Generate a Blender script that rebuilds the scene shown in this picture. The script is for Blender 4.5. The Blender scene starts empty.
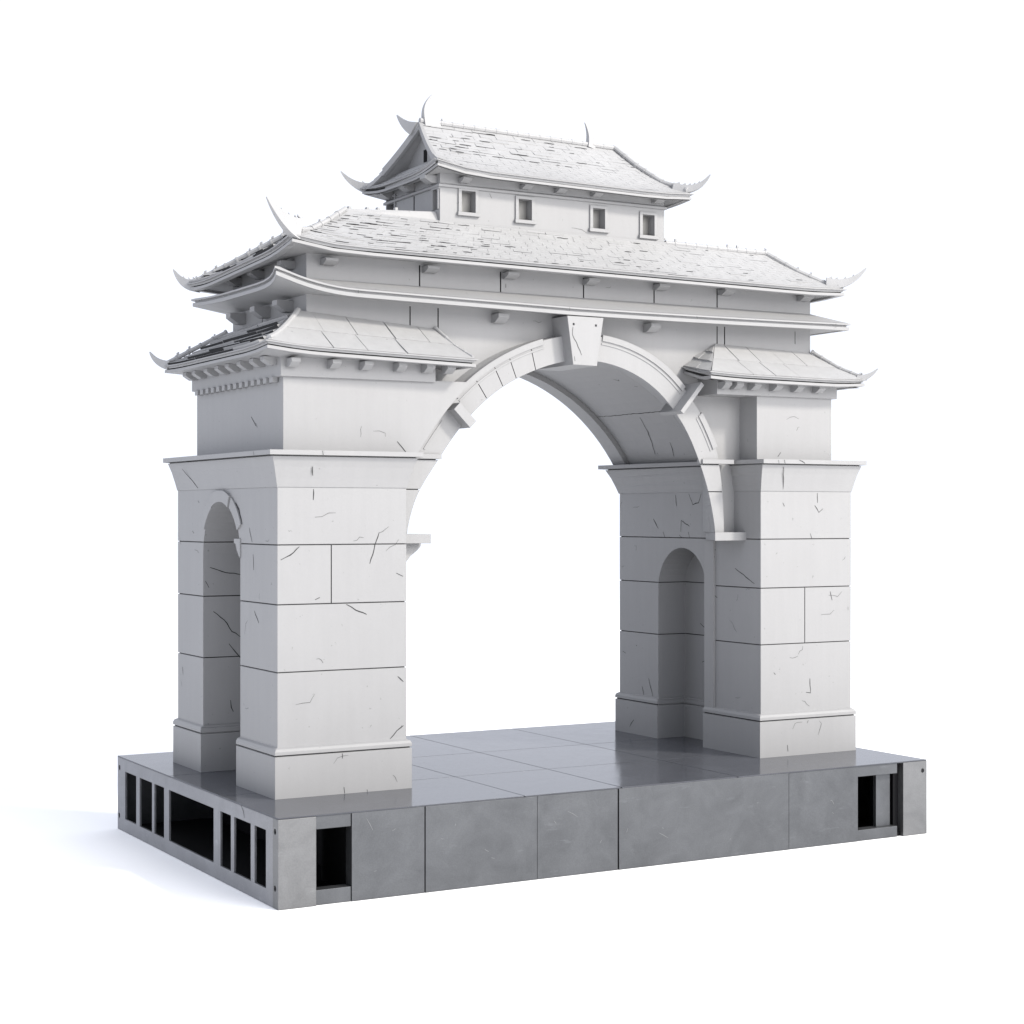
import bpy, bmesh, math, random
from mathutils import Vector
R = math.radians
sc = bpy.context.scene
col = sc.collection
rng = random.Random(7)

# ------------------------------------------------------------------ materials
def new_mat(name):
    m = bpy.data.materials.new(name); m.use_nodes = True
    nt = m.node_tree; nt.nodes.clear()
    out = nt.nodes.new('ShaderNodeOutputMaterial'); b = nt.nodes.new('ShaderNodeBsdfPrincipled')
    nt.links.new(b.outputs[0], out.inputs[0])
    return m, nt, b

def stone_mat(name, base, var=0.03, rough=0.55, bev=0.008):
    m, nt, b = new_mat(name)
    N = nt.nodes.new; L = nt.links.new
    tc = N('ShaderNodeTexCoord')
    n1 = N('ShaderNodeTexNoise'); n1.inputs['Scale'].default_value = 1.3; n1.inputs['Detail'].default_value = 6
    n2 = N('ShaderNodeTexNoise'); n2.inputs['Scale'].default_value = 26; n2.inputs['Detail'].default_value = 5
    mp = N('ShaderNodeMapping'); mp.inputs['Scale'].default_value = (9, 9, 0.9)
    n3 = N('ShaderNodeTexNoise'); n3.inputs['Scale'].default_value = 1.0; n3.inputs['Detail'].default_value = 4
    L(tc.outputs['Object'], n1.inputs['Vector']); L(tc.outputs['Object'], n2.inputs['Vector'])
    L(tc.outputs['Object'], mp.inputs[0]); L(mp.outputs[0], n3.inputs['Vector'])
    a = N('ShaderNodeMath'); a.operation = 'ADD'; L(n1.outputs[0], a.inputs[0]); L(n3.outputs[0], a.inputs[1])
    s = N('ShaderNodeMath'); s.operation = 'MULTIPLY_ADD'; L(n2.outputs[0], s.inputs[0]); s.inputs[1].default_value = 0.5; L(a.outputs[0], s.inputs[2])
    r = N('ShaderNodeMapRange'); L(s.outputs[0], r.inputs[0])
    r.inputs[1].default_value = 0.85; r.inputs[2].default_value = 1.65
    r.inputs[3].default_value = 1 - var; r.inputs[4].default_value = 1 + var
    # fine pits and dark specks
    v = N('ShaderNodeTexNoise'); v.inputs['Scale'].default_value = 15; v.inputs['Detail'].default_value = 3
    L(tc.outputs['Object'], v.inputs['Vector'])
    pr = N('ShaderNodeMapRange'); L(v.outputs[0], pr.inputs[0])
    pr.inputs[1].default_value = 0.715; pr.inputs[2].default_value = 0.76; pr.inputs[3].default_value = 1.0; pr.inputs[4].default_value = 0.72
    mu = N('ShaderNodeMath'); mu.operation = 'MULTIPLY'; L(r.outputs[0], mu.inputs[0]); L(pr.outputs[0], mu.inputs[1])
    mx = N('ShaderNodeMix'); mx.data_type = 'RGBA'; mx.blend_type = 'MULTIPLY'; mx.inputs[0].default_value = 1
    mx.inputs[6].default_value = (*base, 1); L(mu.outputs[0], mx.inputs[7])
    L(mx.outputs[2], b.inputs['Base Color'])
    b.inputs['Roughness'].default_value = rough
    b.inputs['Specular IOR Level'].default_value = 0.3
    bv = N('ShaderNodeBevel'); bv.samples = 4; bv.inputs['Radius'].default_value = bev
    bp = N('ShaderNodeBump'); bp.inputs['Strength'].default_value = 0.12; bp.inputs['Distance'].default_value = 0.01
    L(s.outputs[0], bp.inputs['Height']); L(bv.outputs[0], bp.inputs['Normal']); L(bp.outputs[0], b.inputs['Normal'])
    return m

def metal_mat(name, base, rough, scr=True, spec=0.5, metallic=0.0, bump=0.04):
    m, nt, b = new_mat(name); b.inputs['Metallic'].default_value = metallic
    N = nt.nodes.new; L = nt.links.new
    tc = N('ShaderNodeTexCoord')
    n1 = N('ShaderNodeTexNoise'); n1.inputs['Scale'].default_value = 2.2; n1.inputs['Detail'].default_value = 10; n1.inputs['Roughness'].default_value = 0.7; n1.inputs['Distortion'].default_value = 0.6
    L(tc.outputs['Object'], n1.inputs['Vector'])
    n2 = N('ShaderNodeTexNoise'); n2.inputs['Scale'].default_value = 60; n2.inputs['Detail'].default_value = 4
    L(tc.outputs['Object'], n2.inputs['Vector'])
    r = N('ShaderNodeMapRange'); L(n1.outputs[0], r.inputs[0]); r.inputs[1].default_value = 0.3; r.inputs[2].default_value = 0.7
    r.inputs[3].default_value = 0.88; r.inputs[4].default_value = 1.20
    r2 = N('ShaderNodeMapRange'); L(n2.outputs[0], r2.inputs[0]); r2.inputs[1].default_value = 0.3; r2.inputs[2].default_value = 0.7
    r2.inputs[3].default_value = 0.94; r2.inputs[4].default_value = 1.06
    mu = N('ShaderNodeMath'); mu.operation = 'MULTIPLY'; L(r.outputs[0], mu.inputs[0]); L(r2.outputs[0], mu.inputs[1])
    mx = N('ShaderNodeMix'); mx.data_type = 'RGBA'; mx.blend_type = 'MULTIPLY'; mx.inputs[0].default_value = 1
    mx.inputs[6].default_value = (*base, 1); L(mu.outputs[0], mx.inputs[7])
    colout = mx.outputs[2]
    if scr:   # pale scuffs and scratches
        mp = N('ShaderNodeMapping'); mp.inputs['Rotation'].default_value = (0.5, 0.75, 0.5); mp.inputs['Scale'].default_value = (1, 1.6, 4)
        L(tc.outputs['Object'], mp.inputs[0])
        n3 = N('ShaderNodeTexNoise'); n3.inputs['Scale'].default_value = 2.1; n3.inputs['Detail'].default_value = 9; n3.inputs['Roughness'].default_value = 0.7
        L(mp.outputs[0], n3.inputs['Vector'])
        r3 = N('ShaderNodeMapRange'); L(n3.outputs[0], r3.inputs[0]); r3.inputs[1].default_value = 0.60; r3.inputs[2].default_value = 0.80
        r3.inputs[3].default_value = 0; r3.inputs[4].default_value = 0.42
        m2 = N('ShaderNodeMix'); m2.data_type = 'RGBA'; L(r3.outputs[0], m2.inputs[0]); L(colout, m2.inputs[6])
        m2.inputs[7].default_value = (base[0]*2.2, base[1]*2.2, base[2]*2.2, 1); colout = m2.outputs[2]
    L(colout, b.inputs['Base Color'])
    rr = N('ShaderNodeMapRange'); L(n1.outputs[0], rr.inputs[0]); rr.inputs[3].default_value = rough - 0.07; rr.inputs[4].default_value = rough + 0.1
    L(rr.outputs[0], b.inputs['Roughness']); b.inputs['Specular IOR Level'].default_value = spec
    bv = N('ShaderNodeBevel'); bv.samples = 4; bv.inputs['Radius'].default_value = 0.008
    bp = N('ShaderNodeBump'); bp.inputs['Strength'].default_value = bump; bp.inputs['Distance'].default_value = 0.01
    L(n2.outputs[0], bp.inputs['Height']); L(bv.outputs[0], bp.inputs['Normal']); L(bp.outputs[0], b.inputs['Normal'])
    return m

def plain_mat(name, base, rough=0.8, spec=0.2, var=0.08):
    m, nt, b = new_mat(name)
    tc = nt.nodes.new('ShaderNodeTexCoord'); n = nt.nodes.new('ShaderNodeTexNoise'); n.inputs['Scale'].default_value = 8
    nt.links.new(tc.outputs['Object'], n.inputs['Vector'])
    r = nt.nodes.new('ShaderNodeMapRange'); nt.links.new(n.outputs[0], r.inputs[0]); r.inputs[3].default_value = 1 - var; r.inputs[4].default_value = 1 + var
    mx = nt.nodes.new('ShaderNodeMix'); mx.data_type = 'RGBA'; mx.blend_type = 'MULTIPLY'; mx.inputs[0].default_value = 1
    mx.inputs[6].default_value = (*base, 1); nt.links.new(r.outputs[0], mx.inputs[7]); nt.links.new(mx.outputs[2], b.inputs['Base Color'])
    b.inputs['Roughness'].default_value = rough; b.inputs['Specular IOR Level'].default_value = spec
    return m

EAVEM = stone_mat('white_eave_stone', (0.258, 0.258, 0.261), bev=0.003)
STONE = stone_mat('white_stone', (0.258, 0.258, 0.261))
TILE = stone_mat('white_roof_tile', (0.315, 0.315, 0.317), var=0.07, bev=0.004)
CRACK_SHADE = plain_mat('crack_dirt_shade', (0.035, 0.035, 0.036))  # cracks and mortar; also shade painted into grooves, eaves and tile risers
METAL = metal_mat('grey_slab', (0.104, 0.108, 0.115), 0.5, metallic=0.9)
FRAME = metal_mat('pale_frame', (0.24, 0.243, 0.256), 0.5, metallic=0.9)
POST = metal_mat('grey_post', (0.165, 0.167, 0.170), 0.45, metallic=0.9)
TOPM = metal_mat('polished_slab', (0.066, 0.069, 0.079), 0.13, scr=False, spec=0.12, bump=0.0)
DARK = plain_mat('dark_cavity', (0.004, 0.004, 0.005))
PANE = plain_mat('window_pane', (0.20, 0.197, 0.19), 0.4, 0.4)
GROUND = plain_mat('white_ground', (0.965, 0.965, 0.965), 0.9, 0.0, 0.004)

# ------------------------------------------------------------------ mesh helpers
class MB:
    def __init__(s): s.v = []; s.f = []; s.mi = []
    def face(s, idx, mi=0): s.f.append(tuple(idx)); s.mi.append(mi)
    def add(s, vs, fs, mi=0):
        o = len(s.v); s.v += [tuple(p) for p in vs]
        for f in fs: s.face([o + i for i in f], mi)
    def hexa(s, p, mi=0):     # p: 4 bottom (ccw from above) + 4 top
        s.add(p, [(3, 2, 1, 0), (4, 5, 6, 7), (0, 1, 5, 4), (1, 2, 6, 5), (2, 3, 7, 6), (3, 0, 4, 7)], mi)
    def box(s, x0, x1, y0, y1, z0, z1, mi=0):
        s.hexa([(x0, y0, z0), (x1, y0, z0), (x1, y1, z0), (x0, y1, z0), (x0, y0, z1), (x1, y0, z1), (x1, y1, z1), (x0, y1, z1)], mi)
    def obox(s, c, ax, ay, az, mi=0):   # centre and three half axes
        c, ax, ay, az = map(Vector, (c, ax, ay, az))
        if ax.cross(ay).dot(az) < 0: az = -az
        q = [c - ax - ay - az, c + ax - ay - az, c + ax + ay - az, c - ax + ay - az, c - ax - ay + az, c + ax - ay + az, c + ax + ay + az, c - ax + ay + az]
        s.hexa(q, mi)
    def prism(s, poly, fn, mi=0):       # poly of 2d points, fn(p, k) -> 3d for the two ends
        n = len(poly)
        vs = [fn(p, 0) for p in poly] + [fn(p, 1) for p in poly]
        fs = [tuple(range(n)), tuple(range(2*n - 1, n - 1, -1))] + [((i + 1) % n, i, n + i, n + (i + 1) % n) for i in range(n)]
        s.add(vs, fs, mi)
    def tube(s, pts, rad, n=8, mi=0):
        rings = []; pts = [Vector(p) for p in pts]
        for i, p in enumerate(pts):
            d = (pts[min(i + 1, len(pts) - 1)] - pts[max(i - 1, 0)]).normalized()
            a = d.cross(Vector((0, 0, 1)));  a = a.normalized() if a.length > 1e-4 else Vector((1, 0, 0))
            b = d.cross(a); r = rad[i] if isinstance(rad, (list, tuple)) else rad
            rings.append([p + (a*math.cos(t) + b*math.sin(t))*r for t in [2*math.pi*k/n for k in range(n)]])
        vs = [q for r in rings for q in r]; m = len(rings)
        fs = [(i*n + k, i*n + (k + 1) % n, (i + 1)*n + (k + 1) % n, (i + 1)*n + k) for i in range(m - 1) for k in range(n)]
        fs += [tuple(range(n - 1, -1, -1)), tuple((m - 1)*n + k for k in range(n))]
        s.add(vs, fs, mi)
    def sweep(s, path, prof, closed=True, mi=0, capz=False, dark=()):
        # path: (x,y[,z]) counter-clockwise; prof: (outward, dz) closed ring, or open with capz (solid of revolution-like stack)
        P = [Vector((p[0], p[1], p[2] if len(p) > 2 else 0)) for p in path]; n = len(P); m = len(prof)
        offs = []
        for i in range(n):
            a = P[i] - P[i - 1] if (closed or i > 0) else P[i + 1] - P[i]
            b = P[(i + 1) % n] - P[i] if (closed or i < n - 1) else a
            na = Vector((a.y, -a.x, 0)).normalized(); nb = Vector((b.y, -b.x, 0)).normalized()
            mm = (na + nb).normalized(); offs.append(mm / max(0.3, mm.dot(na)))
        vs = [P[i] + offs[i]*o + Vector((0, 0, z)) for i in range(n) for (o, z) in prof]
        fs = []
        for i in range(n if closed else n - 1):
            j = (i + 1) % n
            for k in range(m - 1 if capz else m):
                l = (k + 1) % m
                fs.append((i*m + k, j*m + k, j*m + l, i*m + l))
        if capz:
            fs.append(tuple(i*m for i in range(n - 1, -1, -1))); fs.append(tuple(i*m + m - 1 for i in range(n)))
        elif not closed:
            fs.append(tuple(range(m))); fs.append(tuple((n - 1)*m + k for k in range(m - 1, -1, -1)))
        o_ = len(s.f); s.add(vs, fs, mi)
        if dark:  # groove bottoms take the dark mortar colour, painting shade into the recess
            seg = m - 1 if capz else m
            for i in range(n if closed else n - 1):
                for k in dark: s.mi[o_ + i*seg + k] = 1
    def crack(s, pts, nrm, w=0.012, off=0.0022, jag=0.25):   # a thin dark fissure lying on a face
        nrm = Vector(nrm).normalized(); P = [Vector(p) for p in pts]
        Q = []
        for i in range(len(P) - 1):
            k = max(1, int((P[i + 1] - P[i]).length/0.05))
            for j in range(k):
                q = P[i].lerp(P[i + 1], j/k); d = (P[i + 1] - P[i]).normalized(); t = nrm.cross(d)
                if i + j > 0: q = q + t*rng.uniform(-1, 1)*w*jag*2
                Q.append(q)
        Q.append(P[-1]); n = len(Q); L_ = []; R_ = []
        for i, q in enumerate(Q):
            d = (Q[min(i + 1, n - 1)] - Q[max(i - 1, 0)]).normalized(); t = nrm.cross(d)
            ww = w*0.5*(0.35 + 0.65*math.sin(math.pi*(0.12 + 0.76*i/max(1, n - 1))))*rng.uniform(0.75, 1.2)
            L_.append(q + t*ww + nrm*off); R_.append(q - t*ww + nrm*off)
        s.add(L_ + R_, [(i, n + i, n + i + 1, i + 1) for i in range(n - 1)], 1)
    def build(s, name, mat, parent=None, fix=True):
        me = bpy.data.meshes.new(name); me.from_pydata(s.v, [], s.f)
        me.polygons.foreach_set('material_index', s.mi)
        mats = mat if isinstance(mat, (list, tuple)) else [mat]
        for m in mats: me.materials.append(m)
        if len(mats) == 1 and max(s.mi or [0]) == 1: me.materials.append(CRACK_SHADE)
        if fix:
            bm = bmesh.new(); bm.from_mesh(me)
            bmesh.ops.recalc_face_normals(bm, faces=[f for f in bm.faces if f.material_index == 0])
            bm.to_mesh(me); bm.free()
        o = bpy.data.objects.new(name, me); col.objects.link(o)
        if parent: o.parent = parent
        return o

def cut(o, *cutters):                   # carve real openings and grooves out of o
    tmp = []
    if len(o.data.materials) < 2: o.data.materials.append(CRACK_SHADE)
    for c in cutters:
        if not c.v: continue
        t = c.build('cutter', [STONE, CRACK_SHADE]); tmp.append(t)
        m = o.modifiers.new('b', 'BOOLEAN'); m.operation = 'DIFFERENCE'; m.solver = 'EXACT'; m.object = t; m.use_self = True
    dg = bpy.context.evaluated_depsgraph_get(); dg.update()
    me = bpy.data.meshes.new_from_object(o.evaluated_get(dg)); old = o.data
    o.modifiers.clear(); nm = old.name; o.data = me; bpy.data.meshes.remove(old); me.name = nm
    for t in tmp:
        d = t.data; bpy.data.objects.remove(t); bpy.data.meshes.remove(d)
    while len(o.data.materials) > 2: o.data.materials.pop()
    return o

def mark(o, lst, w=0.012, mat=None):              # join fissures onto the part's own mesh
    mb = MB()
    for pts, nrm in lst: mb.crack(pts, nrm, w)
    if not mb.v: return
    me = o.data
    if len(me.materials) < 2: me.materials.append(mat or CRACK_SHADE)
    bm = bmesh.new(); bm.from_mesh(me)
    vs = [bm.verts.new(v) for v in mb.v]
    for f in mb.f:
        fc = bm.faces.new([vs[i] for i in f]); fc.material_index = 1
    bm.to_mesh(me); bm.free()

def thing(name, loc=(0, 0, 0)):
    o = bpy.data.objects.new(name, None); o.location = loc; o.empty_display_size = 0.3; col.objects.link(o); return o
def tag(o, label, cat): o['label'] = label; o['category'] = cat

def rect(x0, x1, y0, y1, z=0): return [(x0, y0, z), (x1, y0, z), (x1, y1, z), (x0, y1, z)]
FR, LF, RT, BK, UP = (0, -1, 0), (-1, 0, 0), (1, 0, 0), (0, 1, 0), (0, 0, 1)

# ================================================================== ground
g = MB(); g.add([(-400, -400, 0), (400, -400, 0), (400, 400, 0), (-400, 400, 0)], [(0, 1, 2, 3)])
go = g.build('ground', GROUND); go['kind'] = 'structure'; tag(go, 'seamless plain white ground under the dark slab base', 'ground')

# ================================================================== pedestal
LX, WY = 9.36, 5.77
ped = thing('pedestal', (0, 0, 0))
tag(ped, 'dark grey hollow slab base with open slots carrying the white arch', 'pedestal')
xs, ys = [0, 3.1, 4.45, 6.2, LX], [0, 1.75, 3.6, WY]
for i in range(4):
    for j in range(3):
        m = MB(); gx, gy = 0.006 + 0.002*(i == 2), 0.007
        x0, x1 = xs[i] + (gx if i else 0), xs[i + 1] - (gx if i < 3 else 0)
        y0, y1 = ys[j] + (gy if j else 0), ys[j + 1] - (gy if j < 2 else 0)
        m.box(x0, x1, y0, y1, 0.984, 1.0)
        m.build('paving_slab', TOPM, ped)
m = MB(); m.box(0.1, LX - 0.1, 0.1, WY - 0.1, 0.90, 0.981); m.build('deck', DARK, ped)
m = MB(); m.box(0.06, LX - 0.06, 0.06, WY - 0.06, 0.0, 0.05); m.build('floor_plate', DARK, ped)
# near-side facing: posts, recessed rails round the two openings, panels with open seams
T = 0.16
def panel(x0, x1, y0=0.0, z0=0.004, z1=0.982, name='front_panel', mat=METAL, y1=None):
    m = MB(); m.box(x0, x1, y0, y1 if y1 else y0 + T, z0, z1); return m.build(name, mat, ped)
panel(0.0, 0.447, -0.012, name='corner_post', y1=0.14, mat=POST)
po = panel(8.944, LX, -0.004, name='corner_post', y1=0.14, mat=POST)
c = MB(); c.tube([(9.285, -0.05, 0.855), (9.285, 0.03, 0.855)], 0.03, 14); cut(po, c)
for (x0, x1, z0, z1) in [(0.455, 0.876, 0.004, 0.167), (0.455, 0.876, 0.838, 0.982), (8.167, 8.852, 0.004, 0.145), (8.167, 8.852, 0.85, 0.982)]:
    panel(x0, x1, 0.016, z0, z1, 'rail')
for (x0, x1, dy) in [(0.883, 1.786, 0.004), (1.800, 3.270, 0.002), (3.276, 4.401, 0.004), (4.419, 7.012, 0.0), (7.022, 8.165, 0.006)]:
    panel(x0, x1, dy)
m = MB(); m.box(8.56, 8.80, 0.10, 0.16, 0.146, 0.849); m.build('inset_plate', METAL, ped)
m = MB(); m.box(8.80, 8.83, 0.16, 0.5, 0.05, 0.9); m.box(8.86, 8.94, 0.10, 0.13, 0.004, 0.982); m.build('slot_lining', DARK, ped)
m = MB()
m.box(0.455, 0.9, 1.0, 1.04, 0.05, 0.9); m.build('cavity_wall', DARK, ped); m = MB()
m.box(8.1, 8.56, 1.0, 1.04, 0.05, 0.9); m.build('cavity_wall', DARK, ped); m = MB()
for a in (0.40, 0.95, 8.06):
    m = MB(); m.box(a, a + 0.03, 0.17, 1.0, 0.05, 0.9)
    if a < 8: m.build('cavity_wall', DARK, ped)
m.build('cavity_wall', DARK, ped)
# slotted left side frame
side = MB(); D0, D1 = 0.0, 0.028
Ys = [0.3415, 0.687, 0.80, 1.324, 1.426, 1.774, 1.999, 3.622, 3.81, 4.203, 4.293, 4.81, 4.953, 5.438]
side.box(D0, D1, 0.142, WY - 0.0, 0.004, 0.178); side.box(D0, D1, 0.142, WY, 0.822, 0.982)
prev = 0.142
for k in range(0, len(Ys), 2):
    side.box(D0, D1, prev, Ys[k], 0.178, 0.822); prev = Ys[k + 1]
side.box(D0, D1, prev, WY, 0.178, 0.822)
so = side.build('slotted_frame', FRAME, ped)
c = MB()
for (y, z) in [(5.687, 0.846), (5.70, 0.192)]:
    c.tube([(-0.05, y, z), (0.05, y, z)], 0.038, 14)
cut(so, c)
for o in ped.children:
    if o.name == 'corner_post':
        c = MB()
        for z in (0.844, 0.223): c.tube([(-0.05, 0.08, z), (0.05, 0.08, z)], 0.034, 14)
        cut(o, c)
mark(so, [([(0.0, 1.10, 0.99), (0.0, 1.02, 0.93), (0.0, 0.99, 0.86)], LF)], 0.012)
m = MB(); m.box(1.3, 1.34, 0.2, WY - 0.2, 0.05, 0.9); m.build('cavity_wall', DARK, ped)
m = MB(); m.box(LX - 0.1, LX, 0.142, WY, 0.004, 0.982); m.build('side_panel', METAL, ped)
m = MB(); m.box(0.102, LX - 0.102, WY - 0.1, WY, 0.004, 0.982); m.build('back_panel', METAL, ped)

# ================================================================== the gate
gate = thing('ceremonial_gate', (4.79, 2.98, 1.0))
gate_off = Vector(gate.location)
tag(gate, 'cracked white stone triumphal arch with tiered tiled roofs and upturned eaves on the slab base', 'gate')
PARTS = []
def part(mb, name, mat=STONE, parent=None):
    o = mb.build(name, mat)
    PARTS.append((o, parent)); return o

COURSE = [2.461, 3.250, 3.946]
Y0, Y1 = 1.24, 4.73
GW, GD = 0.0075, 0.016
def shaft_profile(z0, z1):
    pr = [(0, z0)]
    for z in COURSE: pr += [(0, z - GW), (-GD, z - GW*0.6), (-GD, z + GW*0.6), (0, z + GW)]
    return pr + [(0, z1)]
def niche_cut(x0, x1, yc, hw, zs, zb=0.9):
    n = 20
    poly = [(yc - hw, zb), (yc + hw, zb)] + [(yc + hw*math.cos(t), zs + hw*math.sin(t)) for t in [math.pi*k/n for k in range(n + 1)]]
    c = MB(); c.prism(poly, lambda p, k: (x1 if k else x0, p[0], p[1])); return c
def pier(x0, x1, niches, joints):
    m = MB(); m.sweep(rect(x0, x1, Y0, Y1), shaft_profile(0.997, 4.62), capz=True, dark=(2, 6, 10))
    o = part(m, 'pier', STONE, gate)
    cuts = []
    for (xa, xb, yc, hw, zs) in niches:
        cuts.append(niche_cut(xa, xb, yc, hw, zs))
    for (xa, xb, yc, hw, zs) in niches:      # course lines carried round the niche walls
        g = MB()
        for z in COURSE:
            if z < zs + hw*0.5:
                w = hw if z < zs else math.sqrt(hw*hw - (z - zs)**2)
                g.box(xa - (GD if xa > x0 else 0.0), xb + (GD if xb < x1 else 0.0), yc - w - GD, yc + w + GD, z - GW*0.8, z + GW*0.8, 1)
        cuts.append(g)
    g = MB()
    for (x, za, zb) in joints: g.box(x - 0.006, x + 0.006, Y0 - 0.05, Y0 + 0.03, za, zb, 1)
    cuts.append(g)
    cut(o, *cuts)
    p = MB()
    p.sweep(rect(x0, x1, Y0, Y1), [(0.05, 0.998), (0.05, 1.485), (0.030, 1.49), (0.030, 1.502), (0.052, 1.506), (0.052, 1.545), (0.035, 1.575), (0.0, 1.592), (-0.05, 1.592)], capz=True, dark=(2,))
    po_ = part(p, 'plinth', STONE, o)
    cuts = []
    for (xa, xb, yc, hw, zs) in niches:
        c = MB(); sgn = 1 if xa > x0 else -1
        e = 0.05
        xi, xj = (xa - 0.3, xb - e) if xa < x0 else (xa + e, xb + 0.3)
        c.box(xi, xj, yc - hw + 0.012, yc + hw - e, 0.9, 1.7)
        cuts.append(c)
        c2 = MB()
        xi, xj = (xa - 0.3, xb - e*0.5) if xa < x0 else (xa + e*0.5, xb + 0.3)
        c2.box(xi, xj, yc - hw + 0.006, yc + hw - e*0.5, 1.56, 1.7); c2.box(xi, xj, yc - hw + 0.002, yc + hw - 0.03, 1.486, 1.502); cuts.append(c2)
    cut(po_, *cuts)
    i = MB()
    i.sweep(rect(x0, x1, Y0, Y1), [(-0.03, 4.606), (-0.03, 4.616), (0.008, 4.62), (0.03, 4.72), (0.065, 4.86), (0.10, 4.965), (0.104, 4.978), (0.085, 4.981), (0.085, 4.988), (0.155, 4.992), (0.155, 5.05)], capz=True, dark=(0, 8))
    if x0 > 5:      # the moulding swells towards the far end of the inner flank
        i.v = [((x0 - (x0 - p[0])*(0.45 + 1.45*(p[1] - 1.08)/3.8)) if p[0] < x0 - 0.001 else p[0], p[1], p[2]) for p in i.v]
    im = part(i, 'impost', STONE, o)
    return o, po_, im

pl, pl_p, pl_i = pier(0.50, 2.165, [(0.2, 1.45, 3.09, 0.66, 3.80), (1.85, 2.4, 3.09, 0.60, 3.22)], [(1.18, 3.256, 3.942)])
COURSE[:] = [2.529, 3.299, 3.965]
pr_, pr_p, pr_i = pier(7.52, 9.10, [(7.2, 8.0, 3.09, 0.60, 3.22), (8.7, 9.4, 3.09, 0.66, 3.80)], [(8.28, 2.535, 3.293)])

# small ring and bracket of the side niche
def niche_ring(x, sx, yc, hw, zs, par):
    m = MB(); n = 18
    for a0, a1, ex in [(28, 62, 0.02), (64, 116, 0.035), (118, 152, 0.02)]:
        poly = []
        for k in range(9): t = R(a0 + (a1 - a0)*k/8); poly.append((yc + hw*math.cos(t), zs + hw*math.sin(t)))
        for k in range(9): t = R(a1 - (a1 - a0)*k/8); poly.append((yc + (hw + 0.15)*math.cos(t), min(4.60, zs + (hw + 0.15)*math.sin(t))))
        m.prism(poly, lambda p, k: (x - sx*0.0 + sx*(ex if k else -0.08), p[0], p[1]))
    r = part(m, 'niche_arch', STONE, par)
    c = MB()
    poly = [(0, 4.005), (0.20, 4.005), (0.20, 3.955), (0.15, 3.94), (0.10, 3.86), (0.03, 3.79), (0, 3.77)]
    c.prism(poly, lambda p, k: (x + sx*(0.015 if k else -0.45), yc - hw - 0.02 + p[0], p[1]))
    part(c, 'bracket', STONE, par)
niche_ring(0.50, -1, 3.09, 0.66, 3.80, pl)

# pilaster under the arch foot and the shelf it carries
def foot(xw, sx, par):
    m = MB(); a, b = sorted((xw - sx*0.02, xw + sx*0.03))
    m.box(a, b, 2.28, 2.50, 0.999, 3.94 if sx < 0 else 3.62)
    part(m, 'pilaster', STONE, par)
    s = MB(); q = xw - sx*0.02
    def plan(o, z): return [(q, 1.57, z), (q + sx*(0.52 + o), 1.57, z), (q + sx*(0.03 + o), 2.46, z), (q, 2.46, z)]
    s.hexa(plan(0.02 if sx < 0 else 0, 3.945) + plan(0.02 if sx < 0 else 0.0, 4.058))
    so_ = part(s, 'shelf', STONE, par)
    if sx < 0: return
    s = MB(); lev = [(0.46, 3.944), (0.45, 3.90), (0.40, 3.85), (0.32, 3.79), (0.25, 3.71), (0.22, 3.64)]
    vs = []
    for (w_, z) in lev: vs += [(q, 1.72, z), (q + sx*w_, 1.72, z), (q + sx*(0.022 + (w_ - 0.022)*0.12), 2.40, z), (q, 2.40, z)]
    fs = [(0, 1, 2, 3), tuple(len(vs) - 4 + e for e in (3, 2, 1, 0))]
    for i in range(len(lev) - 1):
        for e in range(4): fs.append((i*4 + e, i*4 + (e + 1) % 4, i*4 + 4 + (e + 1) % 4, i*4 + 4 + e))
    s.add(vs, fs); part(s, 'corbel', STONE, par)
foot(2.165, 1, pl); foot(7.52, -1, pr_)

# ------------------------------------------------------------------ arch wall with its vault cut out
CX, FZ, FR_, BZ, BR = 4.8, 3.85, 2.42, 3.417, 3.125
def arc(zc, r, zmin, n=48):
    a = math.asin(max(-1, min(1, (zmin - zc)/r)))
    return [(CX + r*math.cos(t), zc + r*math.sin(t)) for t in [a + (math.pi - 2*a)*k/n for k in range(n + 1)]]
wall = MB(); wall.box(1.13, 8.89, 1.87, 4.35, 5.047, 7.50)
wo = part(wall, 'arch_wall', STONE, gate)
RY, MY = 1.66, 2.46
ASP = math.asin((5.05 - FZ)/FR_); BSP = math.asin((5.05 - BZ)/BR)
RK = [(-30, 2.28), (0, 2.28), (15, 2.275), (30, 2.315), (45, 2.41), (60, 2.49), (75, 2.50), (90, 2.455), (105, 2.375), (120, 2.32), (135, 2.28), (150, 2.285), (165, 2.39), (180, 2.44), (210, 2.44)]
def warp(a):                # the front ring is not a true circle: flatter on one haunch
    q = math.degrees(a)
    for i in range(1, len(RK) - 2):
        if RK[i][0] <= q <= RK[i + 1][0]:
            p0, p1, p2, p3 = RK[i - 1][1], RK[i][1], RK[i + 1][1], RK[i + 2][1]; u = (q - RK[i][0])/(RK[i + 1][0] - RK[i][0])
            return 0.5*(2*p1 + (p2 - p0)*u + (2*p0 - 5*p1 + 4*p2 - p3)*u*u + (3*p1 - p0 - 3*p2 + p3)*u**3) - FR_
    return 0.0
def front_pt(a, r=FR_):
    r = r + warp(a); return (CX + r*math.cos(a), FZ + r*math.sin(a))
def mid_pt(a):          # where the splayed reveal behind the front ring meets the barrel (or the pier below the impost)
    sg = 1 if math.cos(a) >= 0 else -1; q = a if sg > 0 else math.pi - a
    if q < ASP: return (CX + sg*2.66, FZ + FR_*math.sin(a))
    bq = BSP + (q - ASP)/(math.pi/2 - ASP)*(math.pi/2 - BSP)
    return (CX + sg*BR*math.cos(bq), BZ + BR*math.sin(bq))
cm = MB(); NA = 49
aa = [R(24) + (math.pi - R(48))*k/(NA - 1) for k in range(NA)]
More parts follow.
